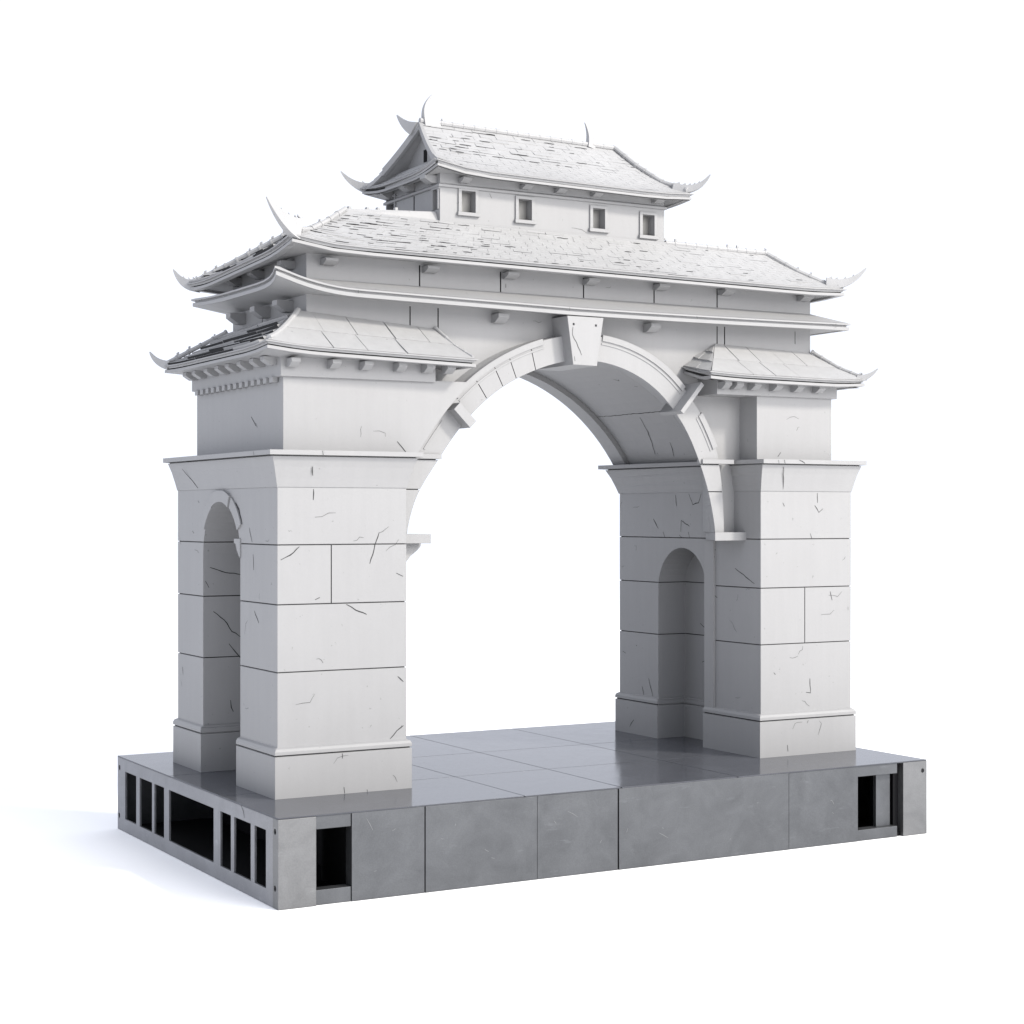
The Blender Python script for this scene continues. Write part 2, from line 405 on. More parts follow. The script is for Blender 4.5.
fa = [front_pt(t, FR_ + 0.02) for t in aa]; ba = [mid_pt(t) for t in aa]
fa[0] = (fa[0][0], 4.9); fa[-1] = (fa[-1][0], 4.9); ba[0] = (ba[0][0], 4.9); ba[-1] = (ba[-1][0], 4.9)
stations = [(1.5, fa), (RY, fa), (MY, ba), (4.6, ba)]
n = len(fa); vs = []
for (y, a) in stations: vs += [(p[0], y, p[1]) for p in a]
fs = []
for s_ in range(3):
    for k in range(n): fs.append((s_*n + k, s_*n + (k + 1) % n, (s_ + 1)*n + (k + 1) % n, (s_ + 1)*n + k))
fs += [tuple(range(n)), tuple(3*n + k for k in range(n - 1, -1, -1))]
cm.add(vs, fs)
gj = MB()       # vertical block joints of the upper bands
for x in (2.661, 3.824, 5.08, 6.203, 7.253): gj.box(x - 0.009, x + 0.009, 1.8, 1.89, 7.15, 7.42, 1)
for x in (2.528, 2.921, 7.253, 7.381): gj.box(x - 0.008, x + 0.008, 1.8, 1.89, 6.55, 6.9, 1)
gj.box(8.612, 8.622, 1.8, 1.89, 6.72, 6.9, 1)
for y in (3.3,): gj.box(1.0, 1.16, y - 0.009, y + 0.009, 6.6, 6.93, 1)
gj.box(1.0, 1.16, 2.6, 2.615, 7.1, 7.42, 1)
cut(wo, cm, gj)

# back rim of the vault
m = MB()
def ring(mb, zc, r0, r1, y0, y1, a0, a1, nseg=40, zc1=None):
    zc1 = zc if zc1 is None else zc1
    P = []
    for k in range(nseg + 1):
        t = a0 + (a1 - a0)*k/nseg
        ci, si = math.cos(t), math.sin(t); wv = warp(t) if zc == FZ else 0.0
        ra, rb = r0 + wv, r1 + wv
        P.append([(CX + ra*ci, y0, zc + ra*si), (CX + rb*ci, y0, zc1 + rb*si), (CX + rb*ci, y1, zc1 + rb*si), (CX + ra*ci, y1, zc + ra*si)])
    vs = [q for p in P for q in p]; fs = []
    for k in range(nseg):
        for e in range(4): fs.append((k*4 + e, k*4 + (e + 1) % 4, (k + 1)*4 + (e + 1) % 4, (k + 1)*4 + e))
    fs += [(0, 1, 2, 3), tuple(nseg*4 + e for e in (3, 2, 1, 0))]
    mb.add(vs, fs)
al = math.asin((5.0 - BZ)/(BR - 0.07))
ring(m, BZ, BR - 0.07, BR + 0.34, 4.36, 4.70, al, math.pi - al)
part(m, 'rear_archivolt', STONE, gate)

# front archivolt: one ring of voussoirs, joints cut where the photograph shows them
AR = MB()
a0 = math.asin((4.057 - FZ)/FR_); vs = []; NS = 72; RW = 0.33
for k in range(NS + 1):
    t = a0 + (math.pi - 2*a0)*k/NS; f_ = front_pt(t); q_ = min(t, math.pi - t); rw = RW if q_ > ASP else 0.15 + (RW - 0.15)*max(0.0, (q_ - a0)/(ASP - a0))**1.3
    o_ = front_pt(t, FR_ + rw); i_ = mid_pt(t)
    ob = (max(CX - 2.75, min(CX + 2.75, CX + 3.1*math.cos(t))), max(o_[1], i_[1] + 0.12))
    vs += [(f_[0], RY, f_[1]), (o_[0], RY, o_[1]), (ob[0], MY + 0.03, ob[1]), (i_[0], MY + 0.03, i_[1])]
fs = [(0, 1, 2, 3), tuple(NS*4 + e for e in (3, 2, 1, 0))]
for k in range(NS):
    for e in range(4): fs.append((k*4 + e, k*4 + (e + 1) % 4, (k + 1)*4 + (e + 1) % 4, (k + 1)*4 + e))
AR.add(vs, fs)
ao = part(AR, 'archivolt', STONE, gate)
rj = MB()
for deg in (124, 117, 111.5, 104):
    t = R(deg); d = Vector((math.cos(t), 0, math.sin(t))); tt = Vector((-d.z, 0, d.x))
    c_ = Vector((CX, RY, FZ)) + d*(FR_ + warp(t) + 0.13)
    rj.obox(c_, d*0.19, Vector((0, 0.03, 0)), tt*0.005, 1)
for z in (4.612, 4.985):
    for sx in (-1, 1): rj.box(CX + sx*2.4 - 0.45, CX + sx*2.4 + 0.45, RY - 0.05, RY + 0.025, z - 0.006, z + 0.006, 1)
cut(ao, rj)
for (xa, xb) in ((2.16, 2.35), (7.19, 7.53)):      # recessed wall behind the foot of the ring
    m = MB(); m.box(xa, xb, 1.84, 1.98, 4.055, 5.02); part(m, 'springer', STONE, ao)
for sx in (-1, 1):      # impost cap returned across the ring
    m = MB(); xi = CX + (2.035 if sx > 0 else -1.955); xo = CX + sx*2.56
    m.box(min(xi, xo), max(xi, xo), RY - 0.035, RY + 0.1, 4.993, 5.052); part(m, 'impost_band', STONE, ao)
for (d0, d1) in [(29, 42), (49, 81), (98, 132), (138, 150)]:
    tr = MB()
    ring(tr, FZ, FR_ + 0.275, FR_ + 0.355, RY - 0.016, 2.0, R(d0 + 2), R(d1), 26)
    ring(tr, FZ, FR_ + 0.225, FR_ + 0.25, RY - 0.008, RY + 0.05, R(d0 + 2), R(d1), 26)
    part(tr, 'moulding', STONE, ao)
# radial projecting voussoirs
for deg, hw_, yf, ro in ((135.3, 0.06, 1.47, 2.70), (49.3, 0.03, 1.44, 2.90)):
    t = R(deg); d = Vector((math.cos(t), 0, math.sin(t))); tt = Vector((-d.z, 0, d.x))
    m = MB(); rc = (2.38 + ro)/2 + warp(t); hl = (ro - 2.38)/2
    c_ = Vector((CX, 0, FZ)) + d*rc
    m.obox(c_ + Vector((0, (yf + 1.95)/2, 0)), d*hl, Vector((0, (1.95 - yf)/2, 0)), tt*hw_)
    part(m, 'projecting_voussoir', STONE, ao)
# keystone
m = MB(); KY = 1.47
kp = [(4.675, 6.235), (5.035, 6.23), (5.135, 6.86), (4.585, 6.86)]
m.prism(kp, lambda p, k: (p[0] + (0 if k == 0 else 0), KY if k == 0 else 2.42, p[1]))
ko = part(m, 'keystone', STONE, gate)
c = MB()
for x in (4.68, 5.02): c.tube([(x, KY - 0.05, 6.755), (x, KY + 0.03, 6.755)], 0.017, 10)
cut(ko, c)

# ------------------------------------------------------------------ roofs
def grid_roof(mb, A, B, C, D, rows, tw, sag=0.03, l0=0.0, l1=0.0, lw=0.9, amp=lambda u: 0.3, h=0.016, thick=0.05, base_only=False, gap=0.006, rough=0.0, dirt=0.0, xj=None, uend=1.0, riser=0.0, ampv=lambda v: 1.0):
    A, B, C, D = map(Vector, (A, B, C, D)); W = (B - A).length
    nrm = (B - A).cross(D - A).normalized()
    if nrm.z < 0: nrm = -nrm
    def S(u, v):
        p = A*(1 - u)*(1 - v) + B*u*(1 - v) + C*u*v + D*(1 - u)*v
        lf = l0*max(0, 1 - u*W/lw)**2 + l1*max(0, 1 - (1 - u)*W/lw)**2
        return p + Vector((0, 0, lf*(1 - v)**2 - sag*4*v*(1 - v)))
    nu, nv = max(6, int(W/0.16)), 6
    top = [[S(i/nu, j/nv) for i in range(nu + 1)] for j in range(nv + 1)]
    vs = [p for r in top for p in r] + [p - Vector((0, 0, thick)) for r in top for p in r]
    k = (nu + 1)*(nv + 1); ix = lambda i, j: j*(nu + 1) + i
    fs = []
    for j in range(nv):
        for i in range(nu):
            q = (ix(i, j), ix(i + 1, j), ix(i + 1, j + 1), ix(i, j + 1)); fs.append(q); fs.append(tuple(k + a for a in reversed(q)))
    bd = [ix(i, 0) for i in range(nu)] + [ix(nu, j) for j in range(nv)] + [ix(i, nv) for i in range(nu, 0, -1)] + [ix(0, j) for j in range(nv, 0, -1)]
    for a in range(len(bd)):
        b = bd[(a + 1) % len(bd)]; fs.append((b, bd[a], k + bd[a], k + b))
    mb.add(vs, fs)
    if base_only: return S
    if xj:
        ja, jb = [-9] + xj, xj + [99]
        for r in range(rows):
            v0, v1 = r/rows, (r + 1)/rows
            for a_, b_ in zip(ja, jb):
                def SX(x, v):
                    l, r_ = A.x + (D.x - A.x)*v, B.x + (C.x - B.x)*v
                    return S(min(0.998, max(0.002, (x - l)/(r_ - l))), v)
                vv = []; ff = []; hh = h*rng.uniform(0.8, 1.25); mid = 8
                sh = rng.uniform(-0.012, 0.012) + (0.03 if r % 2 else 0.0)
                for q in range(mid + 1):
                    vq = v0 - (0.02 if r == 0 else 0.0); w_ = q/mid
                    xl, xr = max(a_ + gap/2 + sh, A.x - 1), min(b_ - gap/2 + sh, B.x + 1)
                    p = lambda v: SX(max(xl, A.x + (D.x - A.x)*v) + (min(xr, B.x + (C.x - B.x)*v) - max(xl, A.x + (D.x - A.x)*v))*w_, v)
                    lo_, hi_ = p(vq), p(v1)
                    vv += [lo_ - nrm*0.004, lo_ + nrm*hh, hi_ + nrm*(hh*0.5), hi_ - nrm*0.004]
                for q in range(mid):
                    for e in range(4): ff.append((q*4 + e, q*4 + (e + 1) % 4, q*4 + 4 + (e + 1) % 4, q*4 + 4 + e))
                ff += [(3, 2, 1, 0), tuple(mid*4 + e for e in range(4))]
                mb.add(vv, ff)
        return S
    for r in range(rows):
        v0, v1 = r/rows, min(1.0, (r + 1.12)/rows)
        Wr = (S(1, v0) - S(0, v0)).length; nt = max(2, round(Wr/tw)); du = 1/nt
        edges = [0.0] + [min(1, max(0, (j + (0.5 if r % 2 else 0.0) + rng.uniform(-.12, .12))*du)) for j in range(1 - r % 2, nt)] + [1.0]
        edges = [e for e in edges if e < uend] + [uend]
        for e0, e1 in zip(edges, edges[1:]):
            gp = gap/Wr*0.5
            if e1 - e0 < 0.15*du: continue
            ua, ub = e0 + gp, e1 - gp; um = (ua + ub)/2
            am = amp(um)*ampv(v0)
            hh = h*(1 + am*rng.uniform(-0.5, 1.0)); dv = rng.uniform(-1, 1)*am*0.10/rows
            tl = rng.uniform(-1, 1)*am*h*0.5
            sk = rng.uniform(-1, 1)*am*0.06/rows
            if rng.random() < rough*am: hh += h*1.1; dv -= 0.25/rows
            lo0, lo1 = max(-0.02, v0 + dv), max(-0.02, v0 + dv + sk)
            mid = 6 if (ub - ua)*Wr > 0.4 else 1
            bs = nrm*0.004; vv = []; ff = []
            for q in range(mid + 1):
                w_ = q/mid; p_ = ua + (ub - ua)*w_
                a_, d_ = S(p_, lo0 + (lo1 - lo0)*w_), S(p_, v1)
                vv += [a_ - bs, a_ + nrm*(hh + tl*(1 - 2*w_)), d_ + nrm*0.003, d_ - bs]
            for q in range(mid):
                for e in range(4): ff.append((q*4 + e, q*4 + (e + 1) % 4, q*4 + 4 + (e + 1) % 4, q*4 + 4 + e))
            ff += [(3, 2, 1, 0), tuple(mid*4 + e for e in range(4))]
            o_ = len(mb.f); mb.add(vv, ff)
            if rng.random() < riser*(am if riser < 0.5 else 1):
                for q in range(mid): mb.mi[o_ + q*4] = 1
            if rng.random() < dirt*am:       # a lifted or chipped edge showing dark beneath
                w_ = rng.uniform(0.15, 0.6)*(ub - ua); s0 = rng.uniform(ua, ub - w_)
                q0 = S(s0, lo0) + nrm*(hh*0.9); q1 = S(s0 + w_, lo1) + nrm*(hh*0.9)
                mb.crack([q0, q1], nrm + Vector((0, -1.0, 0)), 0.011, 0.006)
    return S

EAVE = [(-0.03, -0.006), (0.040, -0.010), (0.040, -0.024), (-0.022, -0.026), (-0.022, -0.064), (0.014, -0.067), (0.016, -0.104), (-0.07, -0.108), (-0.07, -0.02)]  # back of the groove is coloured dark, a painted shadow line
def eave_loop(corners, lifts, lw=0.9, n=10):
    """closed eave line through rectangle corners (ccw) with lifted corners"""
    P = []
    for i in range(4):
        a, b = Vector(corners[i]), Vector(corners[(i + 1) % 4]); W = (b - a).length; la, lb = lifts[i], lifts[(i + 1) % 4]
        for k in range(n):
            u = k/n
            z = la*max(0, 1 - u*W/lw)**2 + lb*max(0, 1 - (1 - u)*W/lw)**2
            P.append(a.lerp(b, u) + Vector((0, 0, z)))
    return P
def soffit(mb, loop, inner, z):
    n = len(loop); vs = [p - Vector((0, 0, 0.10)) for p in loop] + [Vector((max(inner[0], min(inner[1], p.x)), max(inner[2], min(inner[3], p.y)), z)) for p in loop]
    mb.add(vs, [(i, n + i, n + (i + 1) % n, (i + 1) % n) for i in range(n)])
def ridge_roll(mb, pts, r=0.03, bump=0.0, step=0.16, spikes=0.0):
    P = [Vector(p) for p in pts]; Q = []; Rr = []
    for a, b in zip(P, P[1:]):
        k = max(1, int((b - a).length/step))
        for j in range(k):
            q = a.lerp(b, j/k); d = (b - a)/k
            Q += [q, q + d*0.82, q + d*0.84, q + d*0.99]; Rr += [r, r, r*(1 + bump), r*(1 + bump)]
            if rng.random() < spikes: mb.obox(q + Vector((0, 0, r + 0.018)), d.normalized()*rng.uniform(0.008, 0.02), Vector((-d.y, d.x, 0)).normalized()*0.012, Vector((0, 0, rng.uniform(0.006, 0.02))))
    Q.append(P[-1]); Rr.append(r)
    mb.tube(Q, Rr, 8)
def bez(p0, p1, p2, p3, n=14):
    p0, p1, p2, p3 = map(Vector, (p0, p1, p2, p3)); o = []
    for k in range(n + 1):
        t = k/n; o.append(p0*(1 - t)**3 + p1*3*t*(1 - t)**2 + p2*3*t*t*(1 - t) + p3*t**3)
    return o
def horn(mb, pts, h0, w0, spikes=4, tip=0.014):
    """upturned blade following pts: flat in plan, tall at the root, thin at the tip"""
    n = len(pts); vs = []; far = pts[-1] - pts[0]
    s_ = Vector((-far.y, far.x, 0)); s_ = s_.normalized() if abs(far.x) + abs(far.y) > 0.15 else Vector((0, 1, 0))
    d0 = (pts[1] - pts[0]).normalized(); sg = 1 if s_.cross(d0).z + 0.3*s_.cross(d0).x > 0 else -1
    for i, p in enumerate(pts):
        t = i/(n - 1); d = (pts[min(i + 1, n - 1)] - pts[max(i - 1, 0)]).normalized()
        upv = (s_.cross(d)*sg).normalized()
        h = 1.12*h0*(1 - t)**0.8 + tip; w = (1.5*w0*(1 - t)**0.8 + tip)*0.5
        vs += [p - s_*w, p + s_*w, p + s_*w*0.7 + upv*h, p - s_*w*0.7 + upv*h]
    fs = [(3, 2, 1, 0), tuple((n - 1)*4 + e for e in range(4))]
    for i in range(n - 1):
        for e in range(4): fs.append((i*4 + e, i*4 + (e + 1) % 4, (i + 1)*4 + (e + 1) % 4, (i + 1)*4 + e))
    mb.add(vs, fs)
    for k in range(spikes):
        i = 1 + int((n - 4)*k/max(1, spikes)); p = (Vector(vs[i*4 + 2]) + Vector(vs[i*4 + 3]))*0.5
        d = (pts[i + 1] - pts[i]).normalized(); s_ = Vector((-d.y, d.x, 0)).normalized()
        b = 0.035*(1 - 0.5*k/max(1, spikes))
        mb.add([p - d*b - s_*0.012, p + d*b - s_*0.012, p + d*b + s_*0.012, p - d*b + s_*0.012, p + d*b*0.9 + Vector((0, 0, b*0.95))],
               [(0, 1, 4), (1, 2, 4), (2, 3, 4), (3, 0, 4), (3, 2, 1, 0)])
def bracket(par, x, y, z, w=0.12, d=0.20, h=0.10, face='f'):
    m = MB(); prof = [(0, 0), (d, 0), (d, -h*0.45), (d*0.72, -h*0.75), (d*0.45, -h), (0, -h)]
    if face == 'f': m.prism(prof, lambda p, k: (x - w/2 + w*k, y - p[0], z + p[1]))
    else: m.prism(prof, lambda p, k: (x - p[0], y - w/2 + w*k, z + p[1]))
    return part(m, 'bracket', STONE, par)

# ------------------------------------------------------------------ corner towers and their roofs
def tower(x0, x1, ex0, ex1, bx, by, side):
    m = MB(); m.box(x0, x1, 1.48, 4.46, 5.045, 5.95); o = part(m, 'corner_tower', STONE, gate)
    if side < 0:
        c = MB(); pts_ = [front_pt(R(a), FR_ + 0.345) for a in range(90, 182, 3)]
        c.prism(pts_ + [(CX, 4.5)], lambda p, k: (p[0], 1.3 if k == 0 else 1.95, p[1])); c.box(2.35, 4, 1.95, 5, 4.9, 6.2); cut(o, c)
    e = MB()
    e.sweep(rect(ex0, ex1, 1.43, 4.52), [(-0.02, 5.925), (0.0, 5.93), (0.0, 6.16), (-0.3, 6.16)], capz=True)
    eo = part(e, 'entablature', STONE, o)
    for x in bx: bracket(o, x, 1.432, 6.135 if side < 0 else 6.095, 0.115, 0.17, 0.10)
    for y in by: bracket(o, ex0 + 0.002 if side < 0 else ex1, y, 6.165, 0.13, 0.16, 0.10, 'l')
    if side < 0:
        y = 1.62
        while y < 4.4:
            d = MB(); d.box(ex0 - 0.028, ex0 + 0.04, y, y + 0.105, 5.865, 5.928); y += 0.20
            part(d, 'dentil', STONE, o)
    return o, eo
tl, tl_e = tower(0.67, 3.15, 0.62, 2.66, [0.745, 1.268, 1.685, 2.138, 2.517, 2.80], [1.62, 1.98, 2.40, 2.80, 3.17, 3.57, 4.02, 4.37], -1)
tr_, tr_e = tower(7.64, 8.95, 6.93, 9.01, [7.0, 7.20, 7.50, 7.87, 8.24, 8.62], [], 1)

def hip_mesh(corners, top, lifts, zt, rows, tw, **kw):
    """tiles of the four slopes of a skirt roof: corners ccw from front left, top = (x0,x1,y0,y1)"""
    m = MB(); c = corners; t = [(top[0], top[2], zt[0]), (top[1], top[2], zt[1]), (top[1], top[3], zt[1]), (top[0], top[3], zt[0])]
    return m, c, t

# left corner roof: big flat slabs in front, ribbed rows on the outer side
cl = [(0.355, 1.165, 6.285), (3.06, 1.165, 6.215), (3.06, 4.78, 6.215), (0.355, 4.78, 6.27)]
lfl = [0.04, 0.0, 0.0, 0.02]
t = [(1.03, 1.872, 6.76), (2.87, 1.872, 6.635), (2.87, 4.3, 6.635), (1.03, 4.3, 6.70)]
m = MB()
grid_roof(m, cl[0], cl[1], t[1], t[0], 2, 0.54, 0.02, lfl[0], 0.0, 0.7, lambda u: 0.2, h=0.012, gap=0.016, xj=[1.17, 1.62, 2.13, 2.60])
grid_roof(m, cl[3], cl[0], t[0], t[3], 7, 1.1, 0.03, lfl[3], lfl[0], 0.8, lambda u: 0.5, h=0.03, gap=0.016, uend=0.93, riser=0.62)  # most risers coloured dark: shade painted into the left slope
grid_roof(m, cl[1], (3.06, 1.868, 6.24), t[1], t[1], 2, 0.4, 0.0, 0, 0, 0.7, base_only=True)
cro = part(m, 'corner_roof', TILE, gate)
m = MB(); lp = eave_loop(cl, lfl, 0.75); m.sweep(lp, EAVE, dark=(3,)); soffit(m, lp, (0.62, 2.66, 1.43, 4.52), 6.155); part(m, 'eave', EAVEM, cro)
m = MB(); ridge_roll(m, [(3.05, 1.185, 6.235), (2.97, 1.5, 6.39), (2.87, 1.85, 6.65)], 0.022, 0.25); part(m, 'ridge', TILE, cro)
m = MB(); ridge_roll(m, [(0.355, 4.78, 6.31), (0.62, 4.62, 6.47), (1.03, 4.3, 6.72)], 0.03, 0.3, spikes=0.4); part(m, 'ridge', TILE, cro)
m = MB(); m.tube(bez((0.37, 1.18, 6.345), (0.55, 1.37, 6.40), (0.80, 1.63, 6.57), (1.02, 1.86, 6.77)), 0.034, 8); part(m, 'ridge', TILE, cro)
m = MB(); horn(m, bez((0.37, 4.72, 6.22), (0.30, 4.85, 6.26), (0.22, 4.93, 6.33), (0.19, 4.98, 6.47)), 0.10, 0.05, 0); part(m, 'finial', TILE, cro)

# right corner roof
cr_ = [(6.64, 1.165, 6.195), (9.26, 1.165, 6.175), (9.26, 4.78, 6.20), (6.64, 4.78, 6.20)]
lfr = [0.02, 0.03, 0.03, 0]
t = [(7.21, 1.872, 6.655), (8.89, 1.872, 6.60), (8.89, 4.3, 6.60), (7.21, 4.3, 6.6)]
m = MB()
grid_roof(m, cr_[0], cr_[1], t[1], t[0], 2, 0.40, 0.02, lfr[0], lfr[1], 0.7, lambda u: 0.3, h=0.011, gap=0.012, xj=[7.32, 7.70, 8.12, 8.52])
grid_roof(m, cr_[1], cr_[2], t[2], t[1], 5, 0.4, 0.03, lfr[1], lfr[2], 0.7)
grid_roof(m, (6.70, 1.868, 6.33), cr_[0], t[0], t[0], 3, 0.3, 0.0, 0, 0, 0.7, lambda u: 0.6, h=0.018)
crr = part(m, 'corner_roof', TILE, gate)
m = MB(); lp = eave_loop(cr_, lfr, 0.7)
lp = [p for p in lp]
# the inner flank stops against the arch wall
fl = [Vector((6.70, 1.866, 6.33)), Vector((6.66, 1.40, 6.22))] + lp[0:30] + [Vector((8.9, 4.78, 6.2))]
m.sweep(fl, EAVE, closed=False, dark=(3,))
vs = [(6.66, 1.20, 6.095), (9.23, 1.20, 6.075), (9.23, 4.75, 6.10), (9.01, 4.5, 6.158), (9.01, 1.43, 6.158), (6.93, 1.43, 6.158), (6.93, 1.87, 6.158), (6.72, 1.868, 6.23)]
m.add(vs, [(0, 1, 4, 5), (1, 2, 3, 4), (0, 5, 6, 7)])
part(m, 'eave', EAVEM, crr)
m = MB(); ridge_roll(m, [(9.25, 1.18, 6.23), (9.10, 1.48, 6.37), (8.90, 1.85, 6.625)], 0.026, 0.3, spikes=0.3); part(m, 'ridge', TILE, crr)
m = MB(); horn(m, bez((9.22, 1.2, 6.15), (9.30, 1.13, 6.19), (9.36, 1.07, 6.23), (9.41, 1.02, 6.34)), 0.08, 0.05, 1); part(m, 'finial', TILE, crr)

# ------------------------------------------------------------------ skirt cornice round the wall
sk = MB(); pts = []
for k in range(13):
    u = k/12; x = 0.50 + 1.7*u; e = max(0, 1 - u*1.7/1.15)**2
    pts.append(Vector((x, 1.47 - 0.22*e, 7.035 + 0.145*e - 0.03*u)))
pts += [Vector((x, 1.47, 7.005 - 0.035*(x - 2.2)/2.5 if x < 4.7 else 6.97 + 0.035*((x - 4.7)/4.5)**2)) for x in (3.0, 3.9, 4.7, 5.6, 6.5, 7.3, 8.0, 8.6, 9.24)]
pts += [Vector((9.24, y, 7.005)) for y in (2.4, 3.4, 4.72)]
pts += [Vector((x, 4.72, 7.0 + 0.18*max(0, 1 - (x - 0.7)/2)**2)) for x in (6.5, 4.0, 2.0, 1.2)]
pts += [Vector((0.72 - 0.22*max(0, 1 - (y - 1.25)/1.2)**2, y, 7.13 + 0.05*max(0, 1 - (y - 1.25)/0.9)**2 + 0.05*max(0, (y - 3.2)/1.5)**2)) for y in (4.72, 4.2, 3.6, 3.0, 2.4, 2.1, 1.8, 1.5)]
sk.sweep(pts, [(-0.03, 0.012), (0.03, 0.0), (0.03, -0.022), (-0.012, -0.024), (-0.012, -0.050), (0.014, -0.052), (0.014, -0.098), (-0.045, -0.10)])
soffit(sk, pts, (1.13, 8.89, 1.87, 4.35), 6.965)
soffit(sk, [p + Vector((0, 0, 0.108)) for p in pts], (1.13, 8.89, 1.87, 4.35), 7.16)
sko = part(sk, 'skirt_cornice', EAVEM, gate)
for x in (3.765, 6.103): bracket(sko, x, 1.872, 6.862, 0.16, 0.20, 0.11)
for y in (2.35, 3.1, 3.95): bracket(sko, 1.132, y, 6.93, 0.16, 0.22, 0.14, 'l')

# ------------------------------------------------------------------ main roof
cmn = [(0.80, 1.50, 7.545), (9.18, 1.50, 7.475), (9.18, 4.70, 7.48), (0.72, 4.86, 7.36)]
lm = [0.085, 0.03, 0.03, 0.06]
t = [(1.84, 2.305, 8.10), (8.43, 2.305, 8.03), (8.43, 3.9, 8.0), (1.84, 3.9, 8.06)]
m = MB()
am = lambda u: 1.1 if u < 0.24 else (0.8 if u < 0.32 else (0.3 if u < 0.75 else 0.15))
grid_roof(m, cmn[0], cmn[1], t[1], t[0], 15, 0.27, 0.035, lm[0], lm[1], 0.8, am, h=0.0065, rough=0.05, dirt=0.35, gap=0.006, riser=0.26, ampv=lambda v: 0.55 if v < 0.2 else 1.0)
grid_roof(m, cmn[3], cmn[0], t[0], t[3], 8, 0.6, 0.04, lm[3], lm[0], 0.9, lambda u: 0.6, h=0.026, riser=0.6)  # dark risers paint shade into this left slope too
grid_roof(m, cmn[1], cmn[2], t[2], t[1], 9, 0.3, 0.04, lm[1], lm[2], 0.9)
grid_roof(m, cmn[2], cmn[3], t[3], t[2], 6, 0.5, 0.04, lm[2], lm[3], 0.9)
m.add([t[0], t[1], t[2], t[3]], [(0, 1, 2, 3)])
mro = part(m, 'main_roof', TILE, gate)
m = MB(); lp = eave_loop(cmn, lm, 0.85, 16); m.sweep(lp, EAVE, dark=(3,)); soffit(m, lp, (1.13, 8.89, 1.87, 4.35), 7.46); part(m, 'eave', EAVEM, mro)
for x in (1.40, 2.78, 3.93, 5.15, 6.27, 7.36, 8.73): bracket(mro, x, 1.872, 7.405, 0.17, 0.17, 0.075)
for y in (2.3, 3.3, 4.1): bracket(mro, 1.132, y, 7.41, 0.15, 0.18, 0.1, 'l')
m = MB(); ridge_roll(m, [(1.84, 2.305, 8.125), (1.50, 2.05, 7.92), (1.15, 1.78, 7.74), (0.92, 1.58, 7.69)], 0.034, 0.25, spikes=0.55); part(m, 'ridge', TILE, mro)
m = MB(); ridge_roll(m, [(8.43, 2.305, 8.055), (8.74, 1.95, 7.77), (8.99, 1.68, 7.59), (9.13, 1.53, 7.54)], 0.034, 0.18, spikes=0.25); part(m, 'ridge', TILE, mro)
m = MB(); ridge_roll(m, [(6.70, 2.33, 8.07), (7.6, 2.31, 8.055), (8.43, 2.305, 8.055)], 0.036, 0.15, spikes=0.2); part(m, 'ridge', TILE, mro)
m = MB(); ridge_roll(m, [(0.76, 4.82, 7.43), (1.12, 4.55, 7.64), (1.84, 3.9, 8.09)], 0.036, 0.25, spikes=0.5); part(m, 'ridge', TILE, mro)
m = MB()   # broad cap climbing to the upper storey
m.hexa([(1.82, 2.30, 8.07), (3.168, 2.34, 8.09), (3.168, 2.60, 8.09), (1.82, 2.60, 8.07), (1.86, 2.36, 8.14), (3.168, 2.40, 8.215), (3.168, 2.52, 8.215), (1.86, 2.5, 8.14)])
for x in (1.95, 2.2, 2.35, 2.6): m.obox((x, 2.43, 8.16 + 0.05*(x - 1.9)), (0.018, 0, 0), (0, 0.03, 0), (0, 0, rng.uniform(0.015, 0.03)))
part(m, 'ridge_cap', TILE, mro)
for pts_, h0 in [(bez((0.86, 1.53, 7.56), (0.72, 1.47, 7.60), (0.52, 1.36, 7.76), (0.385, 1.30, 7.985)), 0.24),
                 (bez((8.98, 1.64, 7.50), (9.20, 1.50, 7.47), (9.38, 1.38, 7.60), (9.46, 1.32, 7.79)), 0.13),
                 (bez((0.80, 4.80, 7.29), (0.70, 4.93, 7.31), (0.60, 5.03, 7.40), (0.55, 5.08, 7.61)), 0.16)]:
    m = MB(); horn(m, pts_, h0, 0.07, 4); part(m, 'finial', TILE, mro)

# ------------------------------------------------------------------ upper storey and its windows
UX0, UX1, UY0, UY1 = 3.17, 6.665, 2.30, 3.90
m = MB(); m.box(UX0, UX1, UY0, UY1, 7.9, 8.80); uo = part(m, 'upper_storey', STONE, gate)
WINS = [(3.478, 3.682, 8.220, 8.500), (4.330, 4.530, 8.192, 8.468), (5.488, 5.680, 8.170, 8.446), (6.295, 6.490, 8.142, 8.428)]
LW = [(2.345, 2.47, 8.24, 8.50), (3.62, 3.84, 8.30, 8.60)]
c = MB()
for (a, b, z0, z1) in WINS: c.box(a, b, UY0 - 0.1, UY0 + 0.15, z0, z1)
for (a, b, z0, z1) in LW: c.box(UX0 - 0.1, UX0 + 0.10, a, b, z0, z1)
c.box(UX0 - 0.1, UX0 + 0.03, 3.03, 3.06, 8.1, 8.72, 1)
cut(uo, c)
F = 0.046
for i, (a, b, z0, z1) in enumerate(WINS):
    m = MB(); y0, y1 = UY0 - 0.022, UY0 + 0.003
    m.box(a - F, b + F, y0, y1, z1, z1 + F*0.8); m.box(a - F, a, y0, y1, z0, z1); m.box(b, b + F, y0, y1, z0, z1)
    w = part(m, 'window', STONE, gate)
    s = MB(); s.box(a - F - 0.015, b + F + 0.015, y0 - 0.02, y1, z0 - F, z0); part(s, 'sill', STONE, w)
    p = MB(); p.box(a + 0.002, b - 0.002, UY0 + 0.125, UY0 + 0.145, z0 + 0.002, z1 - 0.002); part(p, 'pane', PANE, w)
